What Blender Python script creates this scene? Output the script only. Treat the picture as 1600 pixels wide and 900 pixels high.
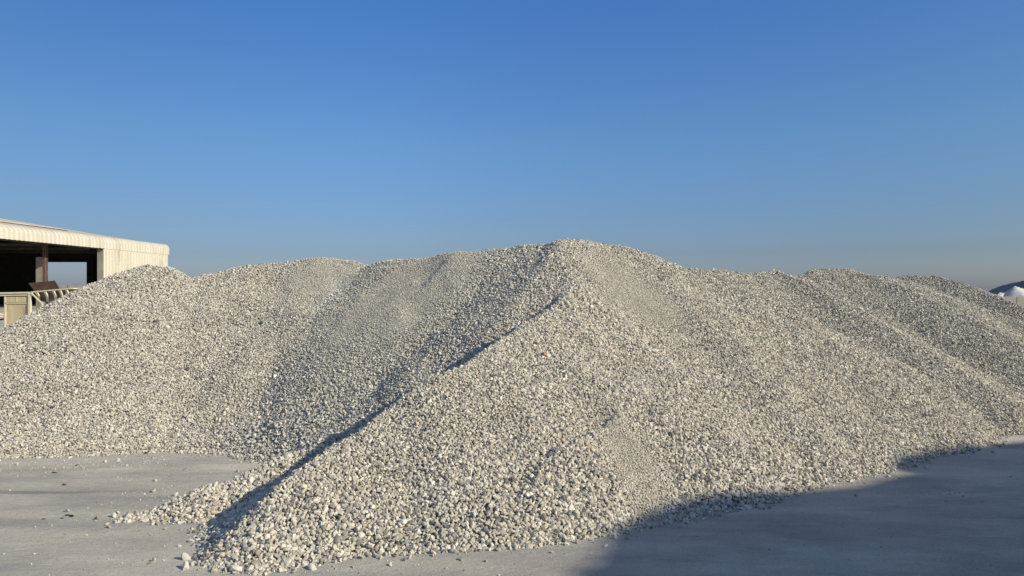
import bpy, math, random
import numpy as np
from mathutils import Vector
R = math.radians
sc = bpy.context.scene
for o in list(bpy.data.objects): bpy.data.objects.remove(o)

# ------------------------------------------------------------------ camera, sky, sun, exposure
cam_d = bpy.data.cameras.new('camera'); cam = bpy.data.objects.new('camera', cam_d)
sc.collection.objects.link(cam); sc.camera = cam
cam.location = (0, 0, 1.70); cam.rotation_euler = (R(90), 0, 0)
cam_d.sensor_width = 36; cam_d.lens = 26.0; cam_d.clip_start = 0.05; cam_d.clip_end = 6000

SUN_EL = 28.5
SUN_AZ = -24.0            # degrees from +x towards +y; negative = behind the camera
sd = Vector((math.cos(R(SUN_EL))*math.cos(R(SUN_AZ)), math.cos(R(SUN_EL))*math.sin(R(SUN_AZ)), math.sin(R(SUN_EL))))
w = bpy.data.worlds.new('World'); sc.world = w; w.use_nodes = True
nt = w.node_tree; nt.nodes.clear()
sky = nt.nodes.new('ShaderNodeTexSky'); sky.sky_type = 'NISHITA'; sky.sun_disc = False
sky.sun_elevation = R(SUN_EL); sky.sun_rotation = math.atan2(sd.x, sd.y)
sky.altitude = 0; sky.air_density = 1.0; sky.dust_density = 0.9; sky.ozone_density = 2.2
bg = nt.nodes.new('ShaderNodeBackground'); bg.inputs['Strength'].default_value = 0.105
ow = nt.nodes.new('ShaderNodeOutputWorld')
geo = nt.nodes.new('ShaderNodeTexCoord'); sep = nt.nodes.new('ShaderNodeSeparateXYZ'); nt.links.new(geo.outputs['Generated'], sep.inputs[0])
tint = nt.nodes.new('ShaderNodeValToRGB'); te = tint.color_ramp.elements      # hand-set sky tint by elevation; unseen zenith brightened to lift shaded ground
te[0].position = 0.0; te[0].color = (0.76, 0.90, 1.36, 1); te[1].position = 0.75; te[1].color = (1.25, 1.25, 1.2, 1)
for p_, c_ in ((0.045, (0.56, 0.69, 1.03)), (0.09, (0.56, 0.72, 1.04)), (0.19, (0.59, 0.86, 1.18)), (0.36, (0.50, 0.88, 1.40))): te.new(p_).color = (*c_, 1)
nt.links.new(sep.outputs['Z'], tint.inputs[0])
tm = nt.nodes.new('ShaderNodeVectorMath'); tm.operation = 'MULTIPLY'
nt.links.new(sky.outputs[0], tm.inputs[0]); nt.links.new(tint.outputs[0], tm.inputs[1]); tx = nt.nodes.new('ShaderNodeMath'); tx.operation = 'MULTIPLY_ADD'; tx.inputs[1].default_value = 0.5; tx.inputs[2].default_value = 0.5
nt.links.new(sep.outputs['X'], tx.inputs[0]); xr = nt.nodes.new('ShaderNodeValToRGB'); xe = xr.color_ramp.elements; xr.color_ramp.interpolation = 'EASE'
xe[0].position = 0.18; xe[0].color = (0.80, 0.79, 0.77, 1); xe[1].position = 0.88; xe[1].color = (0.97, 0.93, 0.86, 1)
for p_ in (0.44, 0.58): xe.new(p_).color = (1, 1, 1, 1)
nt.links.new(tx.outputs[0], xr.inputs[0])
ts = nt.nodes.new('ShaderNodeVectorMath'); ts.operation = 'MULTIPLY'; nt.links.new(tm.outputs[0], ts.inputs[0]); nt.links.new(xr.outputs[0], ts.inputs[1])
nt.links.new(ts.outputs[0], bg.inputs[0]); nt.links.new(bg.outputs[0], ow.inputs[0])
sun_d = bpy.data.lights.new('sun', 'SUN'); sun_d.energy = 4.6; sun_d.angle = R(0.53); sun_d.color = (1.0, 0.885, 0.67)
sun = bpy.data.objects.new('sun', sun_d); sc.collection.objects.link(sun)
sun.rotation_euler = sd.to_track_quat('Z', 'Y').to_euler(); sun.location = (20, -10, 20)
sc.view_settings.view_transform = 'Standard'; sc.view_settings.look = 'None'
sc.view_settings.exposure = 0.0; sc.view_settings.gamma = 1.0; sc.view_settings.use_curve_mapping = False
sc.render.engine = 'CYCLES'; sc.cycles.max_bounces = 4; sc.cycles.diffuse_bounces = 3

# ------------------------------------------------------------------ helpers
def tag(o, label=None, cat=None, group=None, kind=None):
    if label: o['label'] = label
    if cat: o['category'] = cat
    if group: o['group'] = group
    if kind: o['kind'] = kind
    return o

def empty(name, loc, rz=0.0):
    o = bpy.data.objects.new(name, None); sc.collection.objects.link(o)
    o.location = loc; o.rotation_euler = (0, 0, rz); o.empty_display_size = 0.3
    return o

def np_mesh(name, V, T, mat, parent=None, col=None, smooth=False, loc=None):
    """triangle (n,3) or quad (n,4) index array"""
    V = np.asarray(V, np.float32); T = np.asarray(T, np.int32); k = T.shape[1]
    me = bpy.data.meshes.new(name)
    me.vertices.add(len(V)); me.vertices.foreach_set('co', V.ravel())
    me.loops.add(T.size); me.loops.foreach_set('vertex_index', T.ravel())
    me.polygons.add(len(T)); me.polygons.foreach_set('loop_start', np.arange(0, T.size, k, dtype=np.int32))
    me.update(calc_edges=True)
    me.polygons.foreach_set('use_smooth', np.full(len(T), smooth))
    if col is not None:
        a = me.color_attributes.new('stone_colour', 'BYTE_COLOR', 'POINT')
        c = np.ones((len(V), 4), np.float32); c[:, :3] = col
        a.data.foreach_set('color', c.ravel())
    me.materials.append(mat)
    o = bpy.data.objects.new(name, me); sc.collection.objects.link(o)
    if parent: o.parent = parent
    if loc is not None: o.location = loc
    return o

class MB:
    """collects boxes / bars / tubes into one mesh"""
    def __init__(s): s.v = []; s.f = []
    def box(s, x0, x1, y0, y1, z0, z1):
        n = len(s.v)
        s.v += [(x0,y0,z0),(x1,y0,z0),(x1,y1,z0),(x0,y1,z0),(x0,y0,z1),(x1,y0,z1),(x1,y1,z1),(x0,y1,z1)]
        s.f += [tuple(n+i for i in q) for q in ((0,3,2,1),(4,5,6,7),(0,1,5,4),(1,2,6,5),(2,3,7,6),(3,0,4,7))]; return s
    def prism(s, pts, d):
        """closed polygon pts (3d) thickened by vector d"""
        n = len(s.v); k = len(pts); d = Vector(d)
        s.v += [tuple(p) for p in pts] + [tuple(Vector(p)+d) for p in pts]
        s.f += [tuple(range(n, n+k)), tuple(range(n+2*k-1, n+k-1, -1))]
        for i in range(k): j = (i+1) % k; s.f.append((n+i, n+k+i, n+k+j, n+j))
        return s
    def bar(s, a, b, w, h=None):
        h = h or w; a = Vector(a); b = Vector(b); t = (b-a).normalized()
        u = t.cross(Vector((0,0,1)));
        if u.length < 1e-3: u = Vector((1,0,0))
        u.normalize(); q = u.cross(t).normalized()
        pts = [a+u*w/2+q*h/2, a-u*w/2+q*h/2, a-u*w/2-q*h/2, a+u*w/2-q*h/2]
        return s.prism(pts, b-a)
    def tube(s, a, b, r, k=14, r2=None):
        r2 = r if r2 is None else r2
        a = Vector(a); b = Vector(b); t = (b-a).normalized(); u = t.orthogonal().normalized(); q = t.cross(u); n = len(s.v)
        for p, rr in ((a, r), (b, r2)):
            for i in range(k):
                an = 2*math.pi*i/k; s.v.append(tuple(p+u*rr*math.cos(an)+q*rr*math.sin(an)))
        for i in range(k): j = (i+1) % k; s.f.append((n+i, n+j, n+k+j, n+k+i))
        s.f += [tuple(range(n+k-1, n-1, -1)), tuple(range(n+k, n+2*k))]; return s
    def build(s, name, mat, parent=None, loc=None, bevel=0.0):
        me = bpy.data.meshes.new(name); me.from_pydata(s.v, [], s.f); me.materials.append(mat); me.update()
        import bmesh
        bm = bmesh.new(); bm.from_mesh(me); bmesh.ops.recalc_face_normals(bm, faces=bm.faces)
        bm.to_mesh(me); bm.free()
        o = bpy.data.objects.new(name, me); sc.collection.objects.link(o)
        if parent: o.parent = parent
        if loc is not None: o.location = loc
        if bevel:
            m = o.modifiers.new('bevel', 'BEVEL'); m.width = bevel; m.segments = 2; m.limit_method = 'ANGLE'
        return o

# ---- value noise
_rs = np.random.RandomState(11); _tab = _rs.rand(4096)
def _h(i, j, s): return _tab[(i*1619 + j*31337 + s*6971 + (i*j)*73) & 4095]
def noise(x, y, f, s=0):
    x = np.asarray(x)*f + 1000.37; y = np.asarray(y)*f + 1000.71
    i = np.floor(x).astype(int); j = np.floor(y).astype(int); a = x-i; b = y-j
    a = a*a*a*(a*(a*6-15)+10); b = b*b*b*(b*(b*6-15)+10)
    return ((_h(i,j,s)*(1-a)+_h(i+1,j,s)*a)*(1-b) + (_h(i,j+1,s)*(1-a)+_h(i+1,j+1,s)*a)*b)*2-1
def fbm(x, y, f, s=0, o=4, g=0.5):
    r = 0; a = 1; t = 0
    for k in range(o):
        c, q = math.cos(0.7*k), math.sin(0.7*k)
        r = r + a*noise(x*c-y*q, x*q+y*c, f*2.03**k, s+k); t += a; a *= g
    return r/t
def sstep(a, b, x):
    t = np.clip((x-a)/(b-a), 0, 1); return t*t*(3-2*t)

# ------------------------------------------------------------------ materials
def mat(name): 
    m = bpy.data.materials.new(name); m.use_nodes = True
    return m, m.node_tree, m.node_tree.nodes['Principled BSDF']
def simple(name, stops, scale=3.0, rough=0.7, detail=6, bump=0.0, bscale=30.0, stretch=(1,1,1), metal=0.0):
    m, t, b = mat(name); N = t.nodes; L = t.links
    tc = N.new('ShaderNodeTexCoord'); mp = N.new('ShaderNodeMapping'); mp.inputs['Scale'].default_value = stretch
    no = N.new('ShaderNodeTexNoise'); no.inputs['Scale'].default_value = scale; no.inputs['Detail'].default_value = detail
    no.inputs['Roughness'].default_value = 0.62
    cr = N.new('ShaderNodeValToRGB'); e = cr.color_ramp.elements
    e[0].position = stops[0][0]; e[0].color = (*stops[0][1], 1); e[1].position = stops[-1][0]; e[1].color = (*stops[-1][1], 1)
    for p, c in stops[1:-1]: q = e.new(p); q.color = (*c, 1)
    L.new(tc.outputs['Object'], mp.inputs[0]); L.new(mp.outputs[0], no.inputs['Vector']); L.new(no.outputs['Fac'], cr.inputs[0]); L.new(cr.outputs[0], b.inputs['Base Color'])
    b.inputs['Roughness'].default_value = rough; b.inputs['Metallic'].default_value = metal
    b.inputs['Specular IOR Level'].default_value = 0.3
    if bump:
        n2 = N.new('ShaderNodeTexNoise'); n2.inputs['Scale'].default_value = bscale; n2.inputs['Detail'].default_value = 5
        bp = N.new('ShaderNodeBump'); bp.inputs['Strength'].default_value = bump; bp.inputs['Distance'].default_value = 0.02
        L.new(tc.outputs['Object'], n2.inputs['Vector']); L.new(n2.outputs['Fac'], bp.inputs['Height']); L.new(bp.outputs[0], b.inputs['Normal'])
    return m

def make_stone_mat():
    m, t, b = mat('crushed limestone'); N = t.nodes; L = t.links
    at = N.new('ShaderNodeAttribute'); at.attribute_name = 'stone_colour'
    tc = N.new('ShaderNodeTexCoord')
    no = N.new('ShaderNodeTexNoise'); no.inputs['Scale'].default_value = 42; no.inputs['Detail'].default_value = 4
    mr = N.new('ShaderNodeMapRange'); mr.inputs['To Min'].default_value = 0.72; mr.inputs['To Max'].default_value = 1.22
    mx = N.new('ShaderNodeMix'); mx.data_type = 'RGBA'; mx.blend_type = 'MULTIPLY'; mx.inputs['Factor'].default_value = 1
    L.new(tc.outputs['Object'], no.inputs['Vector']); L.new(no.outputs['Fac'], mr.inputs[0])
    L.new(at.outputs['Color'], mx.inputs['A']); L.new(mr.outputs[0], mx.inputs['B']); L.new(mx.outputs['Result'], b.inputs['Base Color'])
    b.inputs['Roughness'].default_value = 0.95; b.inputs['Specular IOR Level'].default_value = 0.15
    n2 = N.new('ShaderNodeTexNoise'); n2.inputs['Scale'].default_value = 120; n2.inputs['Detail'].default_value = 3
    bp = N.new('ShaderNodeBump'); bp.inputs['Strength'].default_value = 0.5; bp.inputs['Distance'].default_value = 0.004
    L.new(tc.outputs['Object'], n2.inputs['Vector']); L.new(n2.outputs['Fac'], bp.inputs['Height']); L.new(bp.outputs[0], b.inputs['Normal'])
    return m
M_STONE = make_stone_mat()

def make_ground_mat():
    m, t, b = mat('dusty compacted yard'); N = t.nodes; L = t.links
    tc = N.new('ShaderNodeTexCoord')
    def nz(scale, detail=6, rough=0.6, st=(1,1,1), rot=0.0):
        mp = N.new('ShaderNodeMapping'); mp.inputs['Scale'].default_value = st; mp.inputs['Rotation'].default_value = (0,0,rot)
        no = N.new('ShaderNodeTexNoise'); no.inputs['Scale'].default_value = scale; no.inputs['Detail'].default_value = detail; no.inputs['Roughness'].default_value = rough
        L.new(tc.outputs['Object'], mp.inputs[0]); L.new(mp.outputs[0], no.inputs['Vector']); return no.outputs['Fac']
    def ramp(fac, stops):
        cr = N.new('ShaderNodeValToRGB'); e = cr.color_ramp.elements
        e[0].position, e[0].color = stops[0][0], (*stops[0][1], 1); e[1].position, e[1].color = stops[-1][0], (*stops[-1][1], 1)
        for p, c in stops[1:-1]: e.new(p).color = (*c, 1)
        L.new(fac, cr.inputs[0]); return cr.outputs[0]
    def mix(a, bb, fac, bt='MIX'):
        mx = N.new('ShaderNodeMix'); mx.data_type = 'RGBA'; mx.blend_type = bt
        if isinstance(fac, float): mx.inputs['Factor'].default_value = fac
        else: L.new(fac, mx.inputs['Factor'])
        L.new(a, mx.inputs['A']); L.new(bb, mx.inputs['B']); return mx.outputs['Result']
    base = ramp(nz(0.8, 9, 0.68, (0.6, 1.0, 1), 0.25), [(0.34, (0.355,0.342,0.32)), (0.5, (0.475,0.452,0.408)), (0.66, (0.60,0.57,0.51))])
    streak = ramp(nz(1.7, 8, 0.74, (0.28, 1.5, 1), 0.22), [(0.34, (0.80,0.81,0.84)), (0.48, (1,1,1)), (0.66, (1.13,1.11,1.07))])
    c = mix(base, streak, 1.0, 'MULTIPLY')
    marks = ramp(nz(1.3, 5, 0.6, (0.10, 1.9, 1), 0.28), [(0.30, (0.66,0.67,0.70)), (0.36, (1,1,1)), (0.8, (1,1,1))])
    c = mix(c, marks, 1.0, 'MULTIPLY')
    grain = ramp(nz(95, 4, 0.7), [(0.30, (0.74,0.74,0.74)), (0.5, (1,1,1)), (0.70, (1.22,1.21,1.18))])
    c = mix(c, grain, 1.0, 'MULTIPLY')
    # darker band of ground with a noisy edge along the front of the heap
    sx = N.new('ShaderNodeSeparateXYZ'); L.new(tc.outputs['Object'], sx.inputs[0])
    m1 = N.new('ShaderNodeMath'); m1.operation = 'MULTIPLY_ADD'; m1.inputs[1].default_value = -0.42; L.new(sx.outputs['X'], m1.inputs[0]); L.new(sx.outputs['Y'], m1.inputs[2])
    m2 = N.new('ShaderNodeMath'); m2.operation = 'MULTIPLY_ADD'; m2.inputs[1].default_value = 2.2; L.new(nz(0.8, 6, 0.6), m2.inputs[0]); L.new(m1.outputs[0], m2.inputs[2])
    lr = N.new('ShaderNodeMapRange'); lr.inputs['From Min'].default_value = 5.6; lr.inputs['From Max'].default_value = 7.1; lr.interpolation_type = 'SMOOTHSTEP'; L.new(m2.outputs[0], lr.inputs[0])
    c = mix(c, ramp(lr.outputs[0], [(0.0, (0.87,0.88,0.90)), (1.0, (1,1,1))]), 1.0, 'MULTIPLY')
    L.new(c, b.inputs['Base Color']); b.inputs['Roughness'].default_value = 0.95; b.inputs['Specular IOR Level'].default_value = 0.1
    mul = N.new('ShaderNodeMath'); mul.operation = 'MULTIPLY_ADD'; mul.inputs[1].default_value = 0.35
    L.new(nz(130, 5, 0.75), mul.inputs[0]); L.new(nz(28, 6, 0.65, (0.45,1,1), 0.2), mul.inputs[2])
    bp = N.new('ShaderNodeBump'); bp.inputs['Strength'].default_value = 0.7; bp.inputs['Distance'].default_value = 0.018
    L.new(mul.outputs[0], bp.inputs['Height']); L.new(bp.outputs[0], b.inputs['Normal'])
    return m
M_GROUND = make_ground_mat()

# ------------------------------------------------------------------ ground (one sheet to the horizon, finer near the camera)
def axis(lo, hi, step, far, grow=1.16):
    a = list(np.arange(lo, hi, step)); s = step
    left = []; x = lo
    while x > -far: s *= grow; x -= s; left.append(x)
    s = step; x = a[-1]; right = []
    while x < far: s *= grow; x += s; right.append(x)
    return np.array(left[::-1] + a + right)
def ground_z(x, y):
    near = sstep(60, 15, np.hypot(x, y))
    z = 0.014*fbm(x*0.5, y*1.3, 0.9, 40, 4) + 0.006*fbm(x*0.35 + 0.1*y, y*1.8, 3.2, 47, 4)
    # wheel tracks sweeping across the yard
    for (y0, k, wd, dp) in ((6.62, 0.16, 0.13, 0.012), (7.05, 0.12, 0.15, 0.010), (5.35, 0.06, 0.14, 0.015), (3.9, 0.10, 0.2, 0.016)):
        d = y - (y0 + k*(x+4.5) + 0.05*noise(x, y*0, 0.6, 55)); z = z - dp*np.exp(-(d/wd)**2)*(0.6+0.4*noise(x, y, 1.1, 57)) + 0.5*dp*np.exp(-((np.abs(d)-1.6*wd)/(0.5*wd))**2)
    for (y0, k, wd, dp) in ((3.2, 0.50, 0.16, 0.012), (1.9, 0.52, 0.18, 0.016), (5.3, 0.30, 0.05, 0.014), (2.6, 0.51, 0.06, 0.012)):
        d = y - (y0 + k*(x-1.0) + 0.06*noise(x, y*0, 0.5, 65)); z = z - dp*np.exp(-(d/wd)**2)*sstep(0.2, 1.2, x)*(0.5+0.5*noise(x, y, 2.1, 67))
    return z*near
gx = axis(-8, 8, 0.04, 3000); gy = axis(2.6, 9.4, 0.035, 3000)
X, Y = np.meshgrid(gx, gy); Z = ground_z(X, Y)
nx, ny = len(gx), len(gy); I = np.arange(nx*ny).reshape(ny, nx)
Q = np.stack([I[:-1,:-1], I[:-1,1:], I[1:,1:], I[1:,:-1]], -1).reshape(-1, 4)
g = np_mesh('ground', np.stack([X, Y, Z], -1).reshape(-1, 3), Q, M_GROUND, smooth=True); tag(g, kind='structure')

# ------------------------------------------------------------------ gravel heaps: height field of poured material
def crest(pts, step=0.07):
    out = []
    for a, b in zip(pts[:-1], pts[1:]):
        a = np.array(a, float); b = np.array(b, float); n = max(1, int(np.linalg.norm(b-a)/step))
        for k in range(n): out.append(a+(b-a)*k/n)
    out.append(np.array(pts[-1], float)); return np.array(out)
# each entry: crest polyline, slope, (slope on the gentle side, direction of the gentle side, lip)
HEAPS = {
 'main': [
   (crest([(-1.90,4.64,0.0),(-1.68,4.88,0.21),(-1.54,5.10,0.38),(-1.31,5.42,0.55),(-0.92,5.9,0.80),(-0.54,6.26,1.01),(-0.23,6.68,1.19),(0.19,7.3,1.39),(0.50,7.82,1.59),(0.68,8.22,1.76),(0.62,8.55,1.96),(0.47,8.86,2.17),(0.56,9.2,2.33)]), 0.66, (0.42,(-0.84,0.54),0.20)),
   (crest([(0.56,9.2,2.33),(0.90,9.45,2.34),(1.26,9.68,2.36),(1.75,9.8,2.22),(2.35,9.9,2.0),(3.0,9.8,1.74),(3.7,9.6,1.40),(4.7,9.4,0.86),(5.6,9.3,0.4)]), 0.66, None),
   (crest([(0.56,9.2,2.33),(0.0,9.5,2.28),(-0.68,9.8,2.25),(-1.4,10.2,2.16),(-2.06,10.6,2.04)]), 0.70, None),
   (crest([(-2.80,5.48,0.04),(-2.35,5.72,0.15),(-1.85,6.12,0.31),(-1.4,6.65,0.42)]), 0.55, (0.48,(-0.84,0.54),0.085)),
 ],
 'left': [(crest([(-7.6,8.2,0.25),(-6.9,8.9,0.78),(-6.4,9.6,1.27),(-5.9,10.2,1.74),(-5.5,10.55,1.98),(-5.25,10.7,2.05),(-5.0,10.75,2.04),(-4.75,10.75,1.9)]), 0.62, None)],
 'back_left': [(crest([(-4.55,10.9,1.93),(-4.2,11.0,2.03),(-3.45,11.2,2.12),(-3.1,11.2,2.16),(-2.7,11.1,2.17),(-2.35,10.95,2.13),(-2.1,10.8,2.04)]), 0.62, None)],
 'right_small': [(crest([(2.7,11.2,2.0),(3.05,11.3,2.01),(3.6,11.6,1.96),(4.2,11.9,2.01),(4.5,11.6,1.86),(4.95,11.0,1.5),(5.4,10.3,1.06),(5.8,9.7,0.66)]), 0.60, (0.46,(-0.9,-0.1),0.03))],
 'right': [(crest([(4.45,12.4,1.76),(4.9,12.6,1.92),(5.3,12.85,2.0),(5.87,13.04,2.04),(6.3,12.7,1.92),(6.7,12.1,1.62),(7.05,11.4,1.26),(7.5,10.7,0.80),(7.9,10.2,0.5)]), 0.62, (0.46,(-0.9,-0.1),0.03)),
           (crest([(5.87,13.04,2.04),(7.0,13.2,1.90),(7.9,13.0,1.5),(9.0,12.2,0.95),(9.8,11.6,0.6)]), 0.56, None)],
 'far_right': [(crest([(8.2,15.6,1.93),(8.85,15.5,1.96),(9.35,14.9,1.70),(9.75,14.1,1.33),(10.1,13.3,0.9),(10.6,12.4,0.5)]), 0.58, (0.44,(-0.9,-0.1),0.03))],
}
def raw_h(lobes, x, y):
    """height of the poured lobes at flat arrays x,y"""
    out = np.full(x.shape, -9.0)
    for C, s, soft in lobes:
        for ip, p in enumerate(C):
            if soft and soft[2] > 0.05:
                q_ = np.array([ip*0.07]); fl = min(1, ip/6.0)
                p = p+fl*np.array([0.028*noise(q_, q_*0, 1.9, 141)[0]+0.02*noise(q_, q_*0, 6, 144)[0], 0.025*noise(q_, q_*0, 2.3, 142)[0], 0.012*noise(q_, q_*0, 1.6, 143)[0]+0.010*noise(q_, q_*0, 5, 145)[0]])
            dx = x-p[0]; dy = y-p[1]; r = np.sqrt(dx*dx+dy*dy+0.0009)
            if soft:
                sl, (nx_, ny_), lip = soft
                c = (dx*nx_+dy*ny_)/r/math.hypot(nx_, ny_)
                k = sstep(-0.1, 0.75, c); slz = min(0.58, sl+0.11*max(p[2], 0))+0.05*float(np.clip((p[2]-1.75)/0.5, 0, 1))+0.25*float(np.clip((0.45-p[2])/0.45, 0, 1))*(lip > 0.1); dr = (s*(1-k)+slz*k)*r + lip*k*(1-np.exp(-r/0.13))
            else: dr = s*r
            np.maximum(out, p[2]-dr, out=out)
    return out
def detail_h(x, y):
    h = 0.075*fbm(x, y, 0.55, 3, 3) + 0.03*fbm(x, y, 2.2, 9, 3)
    # runs of material down the faces
    h += 0.018*noise(x*1.0+0.25*y, y*0.22, 3.4, 15)
    # small slip scarps on the front face of the big heap
    for (ax, ay, bx, by, dp) in ((0.42,5.7,0.78,6.15,0.05),(0.12,5.3,0.32,5.62,0.035),(-2.9,9.4,-2.4,10.4,0.015),(-1.1,9.2,-0.6,10.1,0.012)):
        ux, uy = bx-ax, by-ay; l2 = ux*ux+uy*uy; t = np.clip(((x-ax)*ux+(y-ay)*uy)/l2, 0, 1)
        dx = x-ax-t*ux; dy = y-ay-t*uy; side = (dx*uy-dy*ux)/math.sqrt(l2); d = np.hypot(dx, dy)
        h += dp*np.sign(side)*np.exp(-(d/0.16)**2)*(1-np.exp(-(d/0.02)**2))*0.8
    return h
# evaluate on one grid
GX = np.arange(-13.0, 15.0, 0.05); GY = np.arange(4.0, 18.6, 0.05)
XX, YY = np.meshgrid(GX, GY); dz = detail_h(XX, YY)
FIELD = {k: (raw_h(v, XX.ravel(), YY.ravel()).reshape(XX.shape) + dz) for k, v in HEAPS.items()}
names = list(FIELD); ALL = np.stack([FIELD[k] for k in names]); TOP = ALL.max(0); WHO = ALL.argmax(0)
def samp(A, x, y):
    i = (x-GX[0])/0.05; j = (y-GY[0])/0.05
    i0 = np.clip(np.floor(i).astype(int), 0, len(GX)-2); j0 = np.clip(np.floor(j).astype(int), 0, len(GY)-2)
    a = np.clip(i-i0, 0, 1); b = np.clip(j-j0, 0, 1)
    return (A[j0,i0]*(1-a)+A[j0,i0+1]*a)*(1-b)+(A[j0+1,i0]*(1-a)+A[j0+1,i0+1]*a)*b

# stone shapes: convex chips
def hull(pts):
    import bmesh
    bm = bmesh.new()
    for p in pts: bm.verts.new(p)
    r = bmesh.ops.convex_hull(bm, input=bm.verts)
    for v in [v for v in bm.verts if not v.link_faces]: bm.verts.remove(v)
    bmesh.ops.triangulate(bm, faces=bm.faces); bm.verts.index_update(); bm.verts.ensure_lookup_table()
    V = np.array([v.co[:] for v in bm.verts]); T = np.array([[v.index for v in f.verts] for f in bm.faces]); bm.free()
    return V, T
def chips(n, k, seed):
    rs = np.random.RandomState(seed); out = []
    while len(out) < n:
        # roughly even directions, pushed out to a blocky, angular body
        p = rs.normal(size=(k, 3)); p /= np.linalg.norm(p, axis=1)[:, None]
        for _ in range(7):
            d = p[:, None]-p[None]; q = (d**2).sum(-1)+np.eye(k); p = p+0.08*(d/q[..., None]**1.5).sum(1); p /= np.linalg.norm(p, axis=1)[:, None]
        p = p*(0.85+0.3*rs.rand(k, 1)); p = np.sign(p)*np.abs(p)**0.9
        V, T = hull(p); V = V-V.mean(0); V /= np.abs(V).max(0); out.append((V*0.5, T))
    return out
CH_NEAR = chips(18, 10, 5); CH_FAR = chips(10, 8, 6)

PAL = np.array([(0.62,0.595,0.52),(0.53,0.505,0.435),(0.43,0.418,0.375),(0.68,0.66,0.59),(0.32,0.318,0.298),(0.52,0.475,0.385),(0.21,0.212,0.205),(0.46,0.38,0.30),(0.76,0.745,0.69)])
PW = np.array([0.24,0.22,0.17,0.11,0.10,0.07,0.045,0.008,0.045])
def stone_cols(n, rs):
    return np.array((1.02,1.003,0.985))*PAL[rs.choice(len(PAL), n, p=PW/PW.sum())]*(0.88+0.24*rs.rand(n, 1))
def stones_geo(P, S, nrm, rs, lib, col):
    """P centres, S size, nrm surface normals -> V,T,C"""
    n = len(P); which = rs.randint(len(lib), size=n)
    q = rs.normal(size=(n, 4)); q /= np.linalg.norm(q, axis=1)[:, None]
    w_, x, y, z = q.T
    Rm = np.stack([1-2*(y*y+z*z),2*(x*y-z*w_),2*(x*z+y*w_),2*(x*y+z*w_),1-2*(x*x+z*z),2*(y*z-x*w_),2*(x*z-y*w_),2*(y*z+x*w_),1-2*(x*x+y*y)],-1).reshape(n,3,3)
    sc3 = np.stack([1.08+0.42*rs.rand(n), 0.82+0.28*rs.rand(n), 0.55+0.35*rs.rand(n)], -1)*S[:, None]
    Vs, Ts, Cs = [], [], []; off = 0
    for k, (V, T) in enumerate(lib):
        m = np.where(which == k)[0]
        if not len(m): continue
        v = np.einsum('nij,nkj->nki', Rm[m], V[None]*sc3[m][:, None, :])+P[m][:, None, :]
        Vs.append(v.reshape(-1, 3)); Ts.append((T[None]+(np.arange(len(m))*len(V))[:, None, None]+off).reshape(-1, 3)); off += len(m)*len(V)
        Cs.append(np.repeat(col[m], len(V), axis=0))
    return np.concatenate(Vs), np.concatenate(Ts), np.concatenate(Cs)

def size_field(x, y):
    """mean stone size, m: coarse at the toes, fine on the upper slip faces"""
    h = samp(TOP, x, y)
    s = 0.0228+0.0055*sstep(0.75, 0.0, h)*sstep(7.2, 5.2, y)+0.002*sstep(0.5, 0.0, h)
    s = s*(1+0.18*fbm(x, y, 0.8, 77, 2))
    fine = np.zeros_like(s)
    for (cx, cy, rx, ry, a) in ((-1.35,9.25,1.2,0.95,0.45),(-2.75,10.5,0.7,0.7,0.1),(0.95,5.75,0.22,0.75,0.25),(1.35,8.6,0.5,0.7,0.2)):
        dx, dy = x-cx, y-cy; c, q = math.cos(a), math.sin(a); u = dx*c+dy*q; v = -dx*q+dy*c
        fine = np.maximum(fine, sstep(1.45, 0.35, np.hypot(u/rx, v/ry)+0.45*fbm(x, y, 1.6, 81, 4)))
    return s*(1-0.56*fine), fine

rs = np.random.RandomState(3)
def lattice(step, x0, x1, y0, y1):
    X, Y = np.meshgrid(np.arange(x0, x1, step), np.arange(y0, y1, step*0.9)); X = X+0.5*step*(np.arange(X.shape[0]) % 2)[:, None]
    X = X+(rs.rand(*X.shape)-0.5)*step*0.95; Y = Y+(rs.rand(*Y.shape)-0.5)*step*0.95
    return X.ravel(), Y.ravel()
cand = []
for (step, lo, hi) in ((0.0090, 0, 0.0145), (0.0125, 0.0145, 0.0205), (0.0155, 0.0205, 0.0260), (0.0190, 0.0260, 0.2)):
    x, y = lattice(step, -10.5, 11.8, 4.2, 16.4)
    h = samp(TOP, x, y); k = (h > -0.02) & (np.abs(x) < 0.86*y+0.4); x, y, h = x[k], y[k], h[k]
    s, f = size_field(x, y); k = (s >= lo) & (s < hi); x, y, h, s, f = x[k], y[k], h[k], s[k], f[k]
    cand.append(np.stack([x, y, h, s, f], 1))
cand = np.concatenate(cand)
x, y, h, s, f = cand.T
# leave out the slopes that lie behind the crests, seen from anywhere near the camera
e = 0.05; hx = (samp(TOP, x+e, y)-samp(TOP, x-e, y))/(2*e); hy = (samp(TOP, x, y+e)-samp(TOP, x, y-e))/(2*e)
N3 = np.stack([-hx, -hy, np.ones_like(hx)], 1); N3 /= np.linalg.norm(N3, axis=1)[:, None]
to = np.stack([-x, -y, 1.9-h], 1); to /= np.linalg.norm(to, axis=1)[:, None]
k = (N3*to).sum(1) > -0.28
far = np.hypot(x, y) > 9.5
k &= ~(far & (rs.rand(len(x)) < 0.12))
x, y, h, s, f, N3 = x[k], y[k], h[k], s[k], f[k], N3[k]
S = s*np.exp(rs.normal(0, 0.20, len(x))); S = np.clip(S, 0.007, 0.056)
P = np.stack([x, y, h], 1)+N3*(S*(-0.22+0.62*rs.rand(len(x))**1.3))[:, None]
col = stone_cols(len(x), rs)
dust = (0.75*f)[:, None]*(0.75+0.25*fbm(x, y, 3.0, 151, 3))[:, None]; col = col*(1-dust)+np.array((0.63,0.60,0.515))*dust
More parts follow.
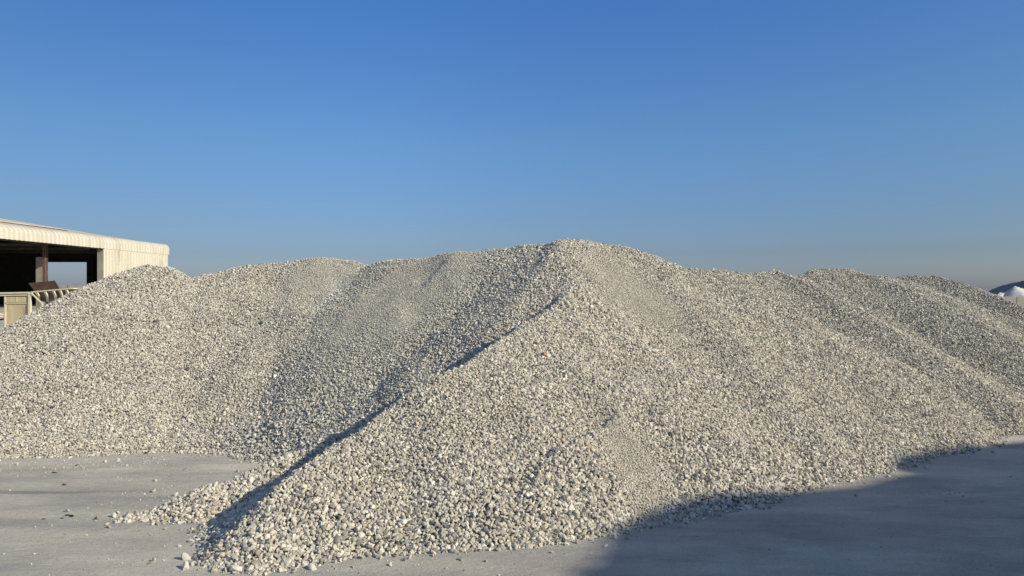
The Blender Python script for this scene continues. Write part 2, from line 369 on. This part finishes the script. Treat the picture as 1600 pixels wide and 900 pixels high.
# a white burst of powder on the upper left face
pw = np.exp(-(((x+2.42)/0.16)**2+((y-10.15)/0.35)**2))+0.8*np.exp(-(((x+0.62+0.42*(y-8.9))/0.05)**2+((y-8.9)/0.45)**2))+0.6*np.exp(-(((x+1.75)/0.10)**2+((y-9.6)/0.10)**2))+0.6*np.exp(-(((x+1.2+0.5*(y-9.4))/0.04)**2+((y-9.4)/0.35)**2)); col = col*(1-0.8*np.clip(pw,0,1)[:, None])+np.array((0.74,0.71,0.63))*0.8*np.clip(pw,0,1)[:, None]
own = WHO[np.clip(np.round((y-GY[0])/0.05).astype(int), 0, len(GY)-1), np.clip(np.round((x-GX[0])/0.05).astype(int), 0, len(GX)-1)]
print('stones', len(x))

# the largest stones as the photo shows them, at the front foot of the big heap: objects of their own
scr = S/np.maximum(y, 0.1)
u_ = x/y; v_ = (1.7-P[:, 2])/y
vis = (own == names.index('main')) & (np.abs(u_) < 0.68) & (v_ < 0.385) & ((N3*to[k][:, :]).sum(1) > 0.2) & ((P[:, 2]-h) > 0.10*S)
order = np.argsort(-(scr*vis))[:262]
big = np.zeros(len(x), bool); big[order] = True

LAB = {
 'main': ('broad central heap of pale crushed stone with a shaded ridge running down to the front', 'gravel heap'),
 'left': ('rounded gravel heap at the left edge, in front of the cream shed', 'gravel heap'),
 'back_left': ('low gravel heap with a flat top between the shed-side heap and the big central heap', 'gravel heap'),
 'right_small': ('small gravel crest just behind the right shoulder of the big central heap', 'gravel heap'),
 'right': ('wide greyish gravel heap right of the central heap with a rounded top', 'gravel heap'),
 'far_right': ('farthest gravel heap on the right, next to the low concrete wall', 'gravel heap'),
}
M_CORE = simple('gravel fines', [(0.3,(0.28,0.265,0.235)),(0.7,(0.42,0.40,0.355))], 30, 0.95, 6, 0.9, 70)
FINE = size_field(XX, YY)[1]
for i, nme in enumerate(names):
    A = FIELD[nme]-0.010-0.014*(1-FINE); cell = (FIELD[nme] > TOP-0.06) & (A > -0.08)
    c4 = cell[:-1,:-1] | cell[1:,:-1] | cell[:-1,1:] | cell[1:,1:]
    I = np.arange(A.size).reshape(A.shape)
    Qd = np.stack([I[:-1,:-1], I[:-1,1:], I[1:,1:], I[1:,:-1]], -1)[c4]
    Qt = np.concatenate([Qd[:, [0,1,2]], Qd[:, [0,2,3]]])
    used, inv = np.unique(Qt, return_inverse=True); Qt = inv.reshape(-1, 3)
    Vc = np.stack([XX.ravel()[used], YY.ravel()[used], np.maximum(A.ravel()[used], -0.1)], -1)
    fc = FINE.ravel()[used][:, None]; cc = (np.array((0.34,0.325,0.285))*(1-fc)+np.array((0.58,0.55,0.47))*fc)*(1+0.12*fbm(Vc[:,0], Vc[:,1], 6, 91, 3))[:, None]
    m = (own == i) & ~big
    dd = np.hypot(x[m], y[m]); nearm = np.where(m)[0][dd < 8.2]; farm = np.where(m)[0][dd >= 8.2]
    parts = [(Vc, Qt, cc)]
    for idx, lib in ((nearm, CH_NEAR), (farm, CH_FAR)):
        if len(idx): parts.append(stones_geo(P[idx], S[idx], None, rs, lib, col[idx]))
    off = 0; Vs = []; Ts = []; Cs = []
    for V, T, C in parts: Vs.append(V); Ts.append(T+off); Cs.append(C); off += len(V)
    V = np.concatenate(Vs); c0 = np.array([V[:,0].mean(), V[:,1].mean(), 0.0])
    o = np_mesh('gravel_heap', V-c0, np.concatenate(Ts), M_STONE, col=np.concatenate(Cs), loc=c0)
    tag(o, LAB[nme][0], LAB[nme][1], 'gravel heaps in the yard')

# ---- individual stones
def stone_object(p, size, c, label, group=None):
    V, T, C = stones_geo(np.zeros((1,3)), np.array([size]), None, rs, CH_NEAR, np.array([c]))
    # round off the corners a little: one smoothing subdivision by hand
    E = {}; V = [np.array(v) for v in V]; base = [v.copy() for v in V]; T2 = []; nb = {}
    for t in T:
        a = []
        for q in range(3):
            i1, i2 = int(t[q]), int(t[(q+1) % 3]); key = (min(i1,i2), max(i1,i2))
            if key not in E:
                E[key] = len(V); md = (base[i1]+base[i2])/2; V.append(md*1.035)
            nb.setdefault(i1, []).append(i2); nb.setdefault(i2, []).append(i1); a.append(E[key])
        T2 += [(t[0],a[0],a[2]), (t[1],a[1],a[0]), (t[2],a[2],a[1]), tuple(a)]
    for i1, l in nb.items(): V[i1] = 0.84*base[i1]+0.16*np.mean([base[j] for j in l], axis=0)
    o = np_mesh('stone', np.array(V), np.array(T2), M_STONE, col=np.tile(c, (len(V), 1)), loc=p)
    return tag(o, label, 'stone', group)
GR = 'stones at the front foot of the big central heap'
for i in order:
    c = col[i]; b = c.mean()
    if c[0]/c[2] > 1.27: w_ = 'tan'
    elif b > 0.5: w_ = 'cream-white'
    elif b > 0.38: w_ = 'light grey'
    else: w_ = 'mid grey'
    zone = 'pointed left end' if x[i] < -1.0 else ('middle' if x[i] < 0 else 'right part')
    stone_object(P[i], S[i], c, f'{w_} stone packed in the {zone} of the central heap\'s foot', f'{w_} stones, {zone} of the heap\'s front foot')
def gp(u, v): d = 1.7*1156/(v-450.0); return ((u-800)/1156*d, d)
LOOSE = [(368,893,.062,(0.66,0.64,0.58),'bigger near-white rounded stone lying alone just in front of the heap\'s left toe'),
 (290,890,.048,(0.62,0.59,0.53),'cream stone beside the very tip of the gravel ridge, nearest the bottom edge'),
 (290,874,.050,(0.60,0.57,0.50),'oval pale stone standing off the left side of the ridge\'s tip'),
 (396,895,.034,(0.45,0.43,0.40),'small grey stone a hand right of the near-white rounded stone'),
 (450,884,.052,(0.62,0.60,0.54),'cream stone that rolled off the toe with a smaller one above it'),
 (488,889,.044,(0.66,0.64,0.58),'white-topped stone lying apart on bare grey ground with its own shadow'),
 (459,893,.024,(0.46,0.44,0.40),'tiny grey pebble between the two rolled cream stones'),
 (640,876,.030,(0.50,0.48,0.44),'pale pebble just off the straight front edge of the central heap'),
 (708,866,.040,(0.64,0.62,0.57),'bright pebble on the dusty ground before the middle of the heap'),
 (240,770,.040,(0.50,0.46,0.40),'tan stone lying out on the dusty ground above the small side lobe'),
 (275,776,.036,(0.58,0.56,0.51),'pale stone just outside the upper edge of the small side lobe'),
 (243,752,.030,(0.60,0.58,0.52),'lone light pebble between the wheel tracks and the side lobe'),
 (178,808,.044,(0.58,0.55,0.49),'cream stone just beyond the pointed tip of the small side lobe'),
 (258,829,.022,(0.56,0.53,0.47),'small pebble on clear ground below the side lobe'),
 (150,812,.028,(0.20,0.19,0.17),'dark stone on the ground left of the side lobe\'s tip')]
for u, v, sz, c, lab in LOOSE:
    X_, Y_ = gp(u, v); z = float(ground_z(np.array(X_), np.array(Y_)))
    stone_object((X_, Y_, z+0.26*sz), sz, np.array(c), lab)
# odd coloured stones lying on the slopes
def on_heap(x_, y_): return float(samp(TOP, np.array([x_]), np.array([y_]))[0])
for x_, y_, sz, c, lab in ((0.29,6.75,.048,(0.46,0.34,0.21),'orange-tan stone on the middle of the central heap\'s front slope'),
    (-4.6,9.55,.055,(0.10,0.10,0.095),'dark lump high on the slope of the left heap'),
    (-3.9,8.9,.05,(0.11,0.11,0.10),'dark lump on the left slope, nearest the central heap'),
    (-4.9,8.35,.045,(0.12,0.12,0.11),'dark lump low on the left slope'),
    (-3.3,9.75,.048,(0.12,0.12,0.11),'dark lump below the flat-topped heap\'s crest'),
    (-5.0,8.05,.042,(0.12,0.12,0.11),'dark lump at the foot of the left heap')):
    stone_object((x_, y_, on_heap(x_, y_)+0.012), sz, np.array(c), lab)
# dark crumbs of dirt on the yard
M_DIRT = simple('dark dirt', [(0.3,(0.035,0.032,0.03)),(0.7,(0.08,0.075,0.07))], 60, 0.95)
for u, v, sz, lab in ((112,807,.05,'biggest dark clod in the row of dirt on the left ground'),(105,806,.032,'dark clod touching the left of the biggest one'),
    (100,759,.045,'flat dark clod alone on the dusty ground in mid-left'),(85,739,.04,'small dark clod nearer the left heap\'s foot'),
    (97,810,.026,'little dark crumb at the start of the dirt row'),(68,811,.024,'dark crumb near the left end of the dirt row'),
    (228,709,.05,'thin dark clod close to the foot of the left heap'),(92,717,.03,'tiny dark crumb below the left heap\'s toe')):
    X_, Y_ = gp(u, v); z = float(ground_z(np.array(X_), np.array(Y_)))
    V, T, C = stones_geo(np.zeros((1,3)), np.array([sz]), None, rs, CH_NEAR, np.array([(1,1,1)])); V = V*np.array((1.05,0.65,0.35))
    o = np_mesh('dirt_clod', V, T, M_DIRT, loc=(X_, Y_, z+0.12*sz)); tag(o, lab, 'dirt clod')

# ---- gravel chips scattered on the ground round the toes
n = 420000
cx = rs.uniform(-7, 7.5, n); cy = rs.uniform(3.6, 9.2, n)
hh = samp(TOP, cx, cy); outd = -hh/0.6
lobe = np.exp(-(((cx+2.75)/0.75)**2+((cy-5.9)/0.75)**2))
pr = np.exp(-np.maximum(outd, 0)/0.035)*1.0+0.07*np.exp(-np.maximum(outd, 0)/0.22)*(0.4+0.6*(fbm(cx,cy,2,21,3)>0))+0.16*sstep(0.05,0.4,fbm(cx*0.5,cy*1.2,1.1,23,4))+0.006+0.05*lobe*(fbm(cx,cy,3,25,2)>-0.1)
k = (hh < 0.015) & (cy > 3.6) & (rs.rand(n) < pr*0.5) & (hh > -8)
cx, cy, hh = cx[k], cy[k], hh[k]; od = np.maximum(-hh/0.6, 0)
cs = np.where(rs.rand(len(cx)) < 0.75*np.exp(-od/0.06)+0.05*np.exp(-od/0.3), 0.018+0.018*rs.rand(len(cx)), 0.004+0.010*rs.rand(len(cx))**1.8)
cz = ground_z(cx, cy)
Pc = np.stack([cx, cy, cz+0.22*cs], 1)
V, T, C = stones_geo(Pc, cs, None, rs, CH_FAR, stone_cols(len(cx), rs)*0.95)
print('chips', len(cx))
o = np_mesh('gravel_chips', V, T, M_STONE, col=C); tag(o, 'scattered small chips and stones on the dusty ground round the heaps', 'gravel', kind='stuff')

# ------------------------------------------------------------------ heaps behind the photographer that shade the lower right of the yard
M_SAND = simple('grey crusher dust', [(0.3,(0.26,0.25,0.225)),(0.7,(0.40,0.38,0.34))], 20, 0.95, 8, 0.9, 45)
def cone_heap(lobes, x0, x1, y0, y1, step, m, label, name='gravel_heap', group=None, amp=0.12, floor=-0.1, seed=0, cat='gravel heap'):
    ax = np.arange(x0, x1, step); ay = np.arange(y0, y1, step); X, Y = np.meshgrid(ax, ay)
    Z = raw_h(lobes, X.ravel(), Y.ravel()).reshape(X.shape)+amp*fbm(X, Y, 0.8, 100+seed, 5); ok = Z > floor
    c = ok[:-1,:-1] | ok[1:,:-1] | ok[:-1,1:] | ok[1:,1:]
    I = np.arange(Z.size).reshape(Z.shape); Q = np.stack([I[:-1,:-1], I[:-1,1:], I[1:,1:], I[1:,:-1]], -1)[c]
    us, inv = np.unique(Q, return_inverse=True); Q = inv.reshape(-1, 4)
    V = np.stack([X.ravel()[us], Y.ravel()[us], np.maximum(Z.ravel()[us], floor*1.2)], -1); c0 = np.array([V[:,0].mean(), V[:,1].mean(), 0.0])
    o = np_mesh(name, V-c0, Q, m, smooth=True, loc=c0); tag(o, label, cat, group); return o
_o = (16.4*0.9135/1.0*0.9, -16.4*0.4067*0.9)
EDGE = [(-2.2,0.4,6.9),(-1.0,2.4,7.3),(0.0,3.9,7.35),(0.75,5.1,7.5),(1.45,5.75,7.42),(2.1,6.0,6.95),(2.6,6.15,6.5),(3.1,6.5,6.7),(3.7,7.1,7.45),(4.3,7.4,7.5),(4.9,7.5,7.4),(5.6,7.75,7.4),(7,8.3,7.4),(9,9.6,7.5)]
sh = crest([(a+7.4/math.tan(R(SUN_EL))*0.9135, b_-7.4/math.tan(R(SUN_EL))*0.4067, c) for a, b_, c in EDGE], 0.3)
cone_heap([(sh, 0.74, None)], 0, 36, -18, 18, 0.15, M_SAND, 'tall ridge of grey crusher dust off to the right of the camera', 'dust_heap', amp=0.16, seed=1, cat='dust heap')

# ------------------------------------------------------------------ low concrete wall and white heaps, far right
M_CONC = simple('concrete blocks', [(0.3,(0.30,0.28,0.24)),(0.55,(0.38,0.355,0.30)),(0.75,(0.46,0.43,0.37))], 1.2, 0.9, 8, 0.4, 12)
wl = empty('concrete_wall', (24, 40, 0)); tag(wl, 'low wall of stacked grey concrete blocks at the right edge', 'wall')
rb = random.Random(5)
for lv in range(2):
    xx = -3.0-(lv*0.9)
    while xx < 34:
        L_ = 1.8
        MB().box(xx+0.003, xx+L_-0.003, rb.uniform(0,0.02), 0.6, lv*0.62, lv*0.62+0.607).build('block', M_CONC, wl, bevel=0.02); xx += L_
M_WHITE_SHADE = simple('shade-toned white mineral', [(0.3,(0.16,0.165,0.17)),(0.6,(0.24,0.24,0.24)),(0.72,(0.60,0.60,0.59))], 0.7, 0.95, 10, 0.8, 6)  # white powder darkened to carry the heap's shade; pale streaks mimic its lit crest
M_WHITE = simple('white mineral powder', [(0.3,(0.42,0.41,0.39)),(0.7,(0.72,0.71,0.68))], 2.5, 0.95, 8, 0.6, 20)
cone_heap([(crest([(36.3,57,1.2),(34.2,51.5,2.0),(32.9,47.6,2.28),(34.4,45.8,2.9),(38,46,3.4),(43,47,3.3)], 0.3), 0.75, None)], 27, 52, 41, 64, 0.2, M_WHITE_SHADE, 'tall white powder heap in shade behind the concrete wall', 'mineral_heap', amp=0.12, seed=8, cat='powder heap')
cone_heap([(crest([(28.97,42.6,1.86),(30.2,42.7,1.6),(32.0,42.7,1.5)], 0.2), 0.72, None)], 25.5, 36, 40.7, 46.5, 0.1, M_WHITE, 'small sunlit white heap in front of the shaded white heap, above the wall', 'mineral_heap', amp=0.13, seed=9, cat='powder heap')
for u, zz, sz, lab in ((1546,1.24,.34,'white lump left of the sunlit white heap on the wall top'),(1563,1.24,.40,'white lump nearest the foot of the sunlit white heap on the wall top')):
    V, T, C = stones_geo(np.zeros((1,3)), np.array([sz*1.15]), None, rs, CH_NEAR, np.array([(1,1,1)]))
    o = np_mesh('lump', V*np.array((1.0,0.8,0.6)), T, M_WHITE, loc=((u-800)/1156*40.3, 40.3, zz+0.03)); tag(o, lab, 'lump')

# added low bank hiding the far ground; its grey stands in for horizon haze
M_HAZE_BANK = simple('haze-toned bank', [(0.3,(0.17,0.175,0.19)),(0.7,(0.22,0.225,0.235))], 0.05, 0.95)
xs = np.arange(-900, 900, 6.0); V = []
for q in xs:
    hgt = 2.1+0.5*float(fbm(np.array([q]), np.array([0.0]), 0.02, 130, 3)[0]); V += [(q, 196, -0.05), (q, 200, hgt), (q, 206, hgt), (q, 212, -0.05)]
n = len(xs); Q = [(4*i+j, 4*i+4+j, 4*i+5+j, 4*i+1+j) for i in range(n-1) for j in range(3)]
tag(np_mesh('terrain', V, Q, M_HAZE_BANK, smooth=True), kind='structure')

# ------------------------------------------------------------------ shed
M_CREAM = simple('cream sheet metal', [(0.30,(0.40,0.355,0.27)),(0.42,(0.60,0.565,0.465)),(0.75,(0.68,0.655,0.565))], 0.7, 0.6, 8, stretch=(1,1,0.25))
M_ROOF = simple('weathered roof sheet', [(0.3,(0.40,0.36,0.30)),(0.7,(0.58,0.53,0.45))], 0.5, 0.7, 8)
M_DARKST = simple('grimy steel', [(0.3,(0.05,0.045,0.042)),(0.7,(0.10,0.09,0.085))], 2, 0.8)
M_RUST = simple('red oxide steel', [(0.3,(0.08,0.05,0.042)),(0.7,(0.22,0.135,0.115))], 3, 0.8)
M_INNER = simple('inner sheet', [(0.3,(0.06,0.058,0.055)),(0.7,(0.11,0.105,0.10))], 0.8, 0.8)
M_GREYP = simple('dusty grey panel', [(0.3,(0.27,0.25,0.23)),(0.7,(0.40,0.37,0.34))], 1.5, 0.8)
XW = -36.7; Y0, Y1, YJ = 38.0, 79.0, 66.6
shed = empty('shed', (XW, 58, 0)); tag(shed, 'open cream metal shed with curved ribbed eave and dark interior at the left edge', 'shed')
def rel(V): V = np.array(V, float); V[:, 0] -= XW; V[:, 1] -= 58; return V
def ribbed(name, prof, ya, yb, m, pitch=0.54, depth=0.15):
    """profile points (x,z,nx,nz) swept along y with trapezoid ribs"""
    ys = []; off = []; y_ = ya
    while y_ < yb-1e-6:
        for t, d in ((0,0),(0.30,0),(0.40,1),(0.66,1),(0.76,0)):
            yy = y_+t*pitch
            if yy <= yb: ys.append(yy); off.append(d*depth)
        y_ += pitch
    ys.append(yb); off.append(0)
    V = [(p[0]+p[2]*o_, yy, p[1]+p[3]*o_) for p in prof for yy, o_ in zip(ys, off)]
    n = len(ys); Q = [(a*n+b, a*n+b+1, (a+1)*n+b+1, (a+1)*n+b) for a in range(len(prof)-1) for b in range(n-1)]
    o = np_mesh(name, rel(V), Q, m, shed)
    sm = o.modifiers.new('solid', 'SOLIDIFY'); sm.thickness = 0.02; sm.offset = -1
    return o
r_ = 0.42; prof = [(XW, 5.25, 1, 0)]
for a in np.linspace(0, 80, 8):
    a = R(a); prof.append((XW-r_+r_*math.cos(a), 5.80+r_*math.sin(a), math.cos(a), math.sin(a)))
ribbed('eave_fascia', prof, Y0, Y1, M_CREAM)
ribbed('side_wall', [(XW-0.06, 0.0, 1, 0), (XW-0.06, 5.35, 1, 0)], YJ, Y1-0.3, M_CREAM)
SL = 0.165; ZE = 6.20; XR = -57.5; ZR = ZE+SL*(XW-0.35-XR)
ribbed('roof', [(XW-0.36, ZE, 0.16, 0.98), (XR, ZR, 0, 1), (2*XR-XW, ZE, -0.16, 0.98)], Y0, Y1+0.2, M_ROOF, 0.5, 0.035)
def shp(name, m, *boxes, bevel=0):
    b = MB()
    for q in boxes: b.box(q[0]-XW, q[1]-XW, q[2]-58, q[3]-58, q[4], q[5])
    return b.build(name, m, shed, bevel=bevel)
b = MB()
for yy in (Y1-0.25, Y0+0.1):
    b = MB()
    if yy > 70:   # far gable, with an opening
        for xa, xb, za in ((2*XR-XW, -49.7, 0), (-49.7, -45.3, 4.45), (-45.3, XW-0.1, 0)):
            zt = lambda q: min(ZE+SL*(XW-q), ZE+SL*(q-(2*XR-XW)))-0.12
            mid = [XR] if xa < XR < xb else []
            pts = [(xa, yy, za), (xb, yy, za), (xb, yy, zt(xb))]+[(q, yy, zt(q)) for q in mid]+[(xa, yy, zt(xa))]
            b.prism([(p[0]-XW, p[1]-58, p[2]) for p in pts], (0, 0.12, 0))
    else:
        pts = [(2*XR-XW, yy, 0), (XW-0.1, yy, 0), (XW-0.1, yy, 6.0), (XR, yy, ZR-0.15), (2*XR-XW, yy, 6.0)]
        b.prism([(p[0]-XW, p[1]-58, p[2]) for p in pts], (0, 0.12, 0))
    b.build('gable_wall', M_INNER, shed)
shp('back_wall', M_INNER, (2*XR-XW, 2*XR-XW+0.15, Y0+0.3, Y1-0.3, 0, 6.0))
shp('jamb', M_GREYP, (XW-0.62, XW-0.09, YJ-0.06, YJ+0.12, 0, 5.3))
for (xx, yy, m) in ((-38.5,61.0,M_RUST),(-38.5,49.0,M_RUST),(-43.9,77.5,M_DARKST)):
    b = MB(); X_ = xx-XW; Y_ = yy-58
    b.box(X_-0.12, X_+0.12, Y_-0.16, Y_-0.135, 0, 5.6); b.box(X_-0.12, X_+0.12, Y_+0.135, Y_+0.16, 0, 5.6); b.box(X_-0.012, X_+0.012, Y_-0.134, Y_+0.134, 0, 5.6)
    b.build('column', m, shed)
shp('side_panel', M_GREYP, (-40.05, -39.35, 62.2, 62.3, 0, 4.3))
b = MB()
for yy in np.arange(Y0+3, Y1-1, 6.0):
    b.bar((XW-0.5-XW, yy-58, 5.15), (XR-XW, yy-58, 5.15), 0.12, 0.25)
    b.bar((XW-0.5-XW, yy-58, 5.6), (XR-XW, yy-58, ZR-0.5), 0.12, 0.2)
    for q in range(10):
        xa = -0.8-q*2; b.bar((xa, yy-58, 5.15), (xa-1, yy-58, 5.6+(-xa)*SL), 0.07)
b.build('roof_truss', M_DARKST, shed)
b = MB()
for xa in np.arange(-1.2, -20, -1.6): b.bar((xa, Y0+0.5-58, 5.85+(-xa)*SL), (xa, Y1-0.5-58, 5.85+(-xa)*SL), 0.08, 0.16)
b.bar((-0.25, Y0-58, 5.3), (-0.25, Y1-58.6, 5.3), 0.12, 0.3)
b.build('purlin', M_DARKST, shed)
b = MB(); b.bar((-6.5, -12, ZE+6.5*SL+0.06), (-6.5, 14, ZE+6.5*SL+0.06), 0.4, 0.08); b.build('roof_flashing', M_ROOF, shed)

# distant boundary wall seen through the shed
wb = MB(); wb.box(-110, -55, 130, 130.4, 0, 2.15)
for q in np.arange(-110, -55, 4): wb.box(q, q+0.4, 129.9, 129.995, 0, 2.3)
tag(wb.build('boundary_wall', M_CONC), 'distant pale boundary wall seen through the back opening of the shed', 'wall')

# ------------------------------------------------------------------ feed hopper in front of the shed (left edge)
M_PLATE = simple('rust stained cream paint', [(0.28,(0.30,0.20,0.10)),(0.45,(0.56,0.45,0.26)),(0.75,(0.70,0.60,0.38))], 2.4, 0.7, 8, stretch=(1.6,1,0.35), bump=0.2, bscale=8)
M_PAINT = simple('cream painted steel', [(0.3,(0.62,0.55,0.38)),(0.7,(0.76,0.70,0.53))], 4, 0.6)
M_RPLATE = simple('rusted plate', [(0.3,(0.045,0.028,0.02)),(0.7,(0.12,0.065,0.04))], 6, 0.85, 8, 0.3, 30)
M_BINSIDE = simple('dirty olive bin side', [(0.3,(0.12,0.10,0.07)),(0.7,(0.24,0.20,0.14))], 5, 0.8)
M_RUBBER = simple('belt rubber', [(0.3,(0.02,0.02,0.02)),(0.7,(0.04,0.04,0.04))], 8, 0.8)
D = 25.0; kk = D/1156
def hx(u): return (u-800)*kk+16.2
def hz(v): return 1.70-(v-450)*kk
pq = lambda u, v, yy: ((u-800)*kk*(1+yy/D)+16.2, yy, 1.70-(v-450)*kk*(1+yy/D))
hp = empty('feed_hopper', (-16.2, D, 0)); tag(hp, 'cream feed hopper with ribbed bin and rusty plate in front of the dark shed opening', 'hopper')
b = MB(); b.box(hx(8), hx(43.5), 0.0, 0.05, 0.25, hz(463)); b.box(hx(8.4), hx(43), -0.02, -0.003, hz(472.5), hz(464)); b.build('side_panel', M_PLATE, hp, bevel=0.008)
b = MB(); b.box(hx(8)-0.02, hx(8)+0.03, -0.03, 0.0, 0.25, hz(463)); b.box(hx(26), hx(27), -0.03, -0.021, hz(472), hz(464)); b.box(hx(8), hx(43.5), -0.03, -0.0035, hz(474)-0.01, hz(473)); b.build('panel_edge', M_PAINT, hp)
MB().bar((hx(-60), -0.03, hz(459)), (hx(45), -0.03, hz(457)), 0.06, 0.045).build('rail', M_PAINT, hp); MB().bar((hx(-60), -0.02, hz(462.5)), (hx(44.4), -0.02, hz(461)), 0.05, 0.04).build('rail', M_PAINT, hp); MB().bar((hx(-60), 1.6, hz(459)), (hx(45), 1.6, hz(457)), 0.06).build('rail', M_PAINT, hp)
for yy in (-0.02, 1.6):
    MB().box(hx(45), hx(49), yy-0.04, yy+0.04, 0, hz(456)).build('post', M_PAINT, hp, bevel=0.006)
for uu in (-58, -25): MB().box(hx(uu), hx(uu+4), -0.05, 0.03, 0, hz(460)).build('post', M_PAINT, hp)
# bin: inverted trapezoid with ribs
top = [(hx(50), hz(456.5)), (hx(112), hz(450.8))]
b = MB()
def quad(p, t): b.prism(p, t)
xa, za = hx(51), hz(457.2); xb, zb = hx(111), hz(451.8); xc, zc = pq(66, 474, 0.45)[0], hz(474); xd, zd = pq(102, 474, 0.45)[0], hz(474)
quad([(xa,-0.0,za),(xb,0.0,zb),(xd,0.45,zd),(xc,0.45,zc)], (0,0.02,0)); quad([(xa,1.6,za),(xb,1.6,zb),(xd,1.15,zd),(xc,1.15,zc)], (0,-0.02,0))
quad([(xa,0.02,za),(xa,1.58,za),(xc,1.13,zc),(xc,0.47,zc)], (0.02,0,0)); quad([(xb,0.02,zb),(xb,1.58,zb),(xd,1.13,zd),(xd,0.47,zd)], (-0.02,0,0))
b.build('bin', M_BINSIDE, hp)
b = MB(); b.bar((hx(49.5),-0.03,hz(456.2)),(hx(113),-0.03,hz(450.6)),0.07,0.035); b.bar((hx(49.5),1.63,hz(456.2)),(hx(113),1.63,hz(450.6)),0.07,0.035); b.bar((hx(113),-0.05,hz(450.6)),(hx(113),1.65,hz(450.6)),0.07,0.035)
b.bar(pq(66,471,0.38),pq(102,471,0.38),0.05,0.04); b.build('rim', M_PAINT, hp)
for uu in (58.5, 71.5, 84.5, 95, 105):
    t = (uu-50)/62; zt = hz(457-5.7*t)-0.02; ub = uu+(86-uu)*0.12+2
    e_ = pq(uu+2.5, 470.5, 0.30); m_ = pq(uu+2.0, 462.5, 0.04)
    MB().bar((hx(uu), -0.05, zt), m_, 0.075, 0.05).bar(m_, e_, 0.075, 0.05).build('rib', M_PAINT, hp)
MB().bar((hx(50.5), -0.06, hz(458)), (hx(67.5), -0.06, hz(474.5)), 0.045, 0.035).bar((hx(67.5), -0.06, hz(474.5)), (hx(67.5), -0.06, 0), 0.05).build('brace', M_PAINT, hp)
MB().prism([pq(55,456,0.12), pq(93,451.5,0.12), pq(85,438.5,0.42), pq(44,442.5,0.42)], (0, 0.02, 0.004)).build('back_plate', M_RPLATE, hp)
b = MB(); b.tube((hx(61), 0.15, hz(474)), (hx(61), 0.45, hz(474)), 0.075); b.tube((hx(61), 0.10, hz(474)), (hx(61), 0.15, hz(474)), 0.05); b.box(hx(58), hx(63.5), 0.16, 0.4, hz(482), hz(478)); b.build('motor', M_GREYP, hp)
MB().prism([(hx(-40), 0.5, 0.55), (hx(-40), 1.2, 0.55), (hx(100), 1.2, 0.9), (hx(100), 0.5, 0.9)], (0, 0, 0.03)).build('belt', M_RUBBER, hp)
b = MB(); b.bar((hx(-30), -0.4, hz(484)), (hx(8), -0.1, hz(491)), 0.06, 0.05); b.bar((hx(-30), -0.42, hz(488)), (hx(8), -0.12, hz(494.5)), 0.05, 0.05); b.build('frame', M_PAINT, hp)
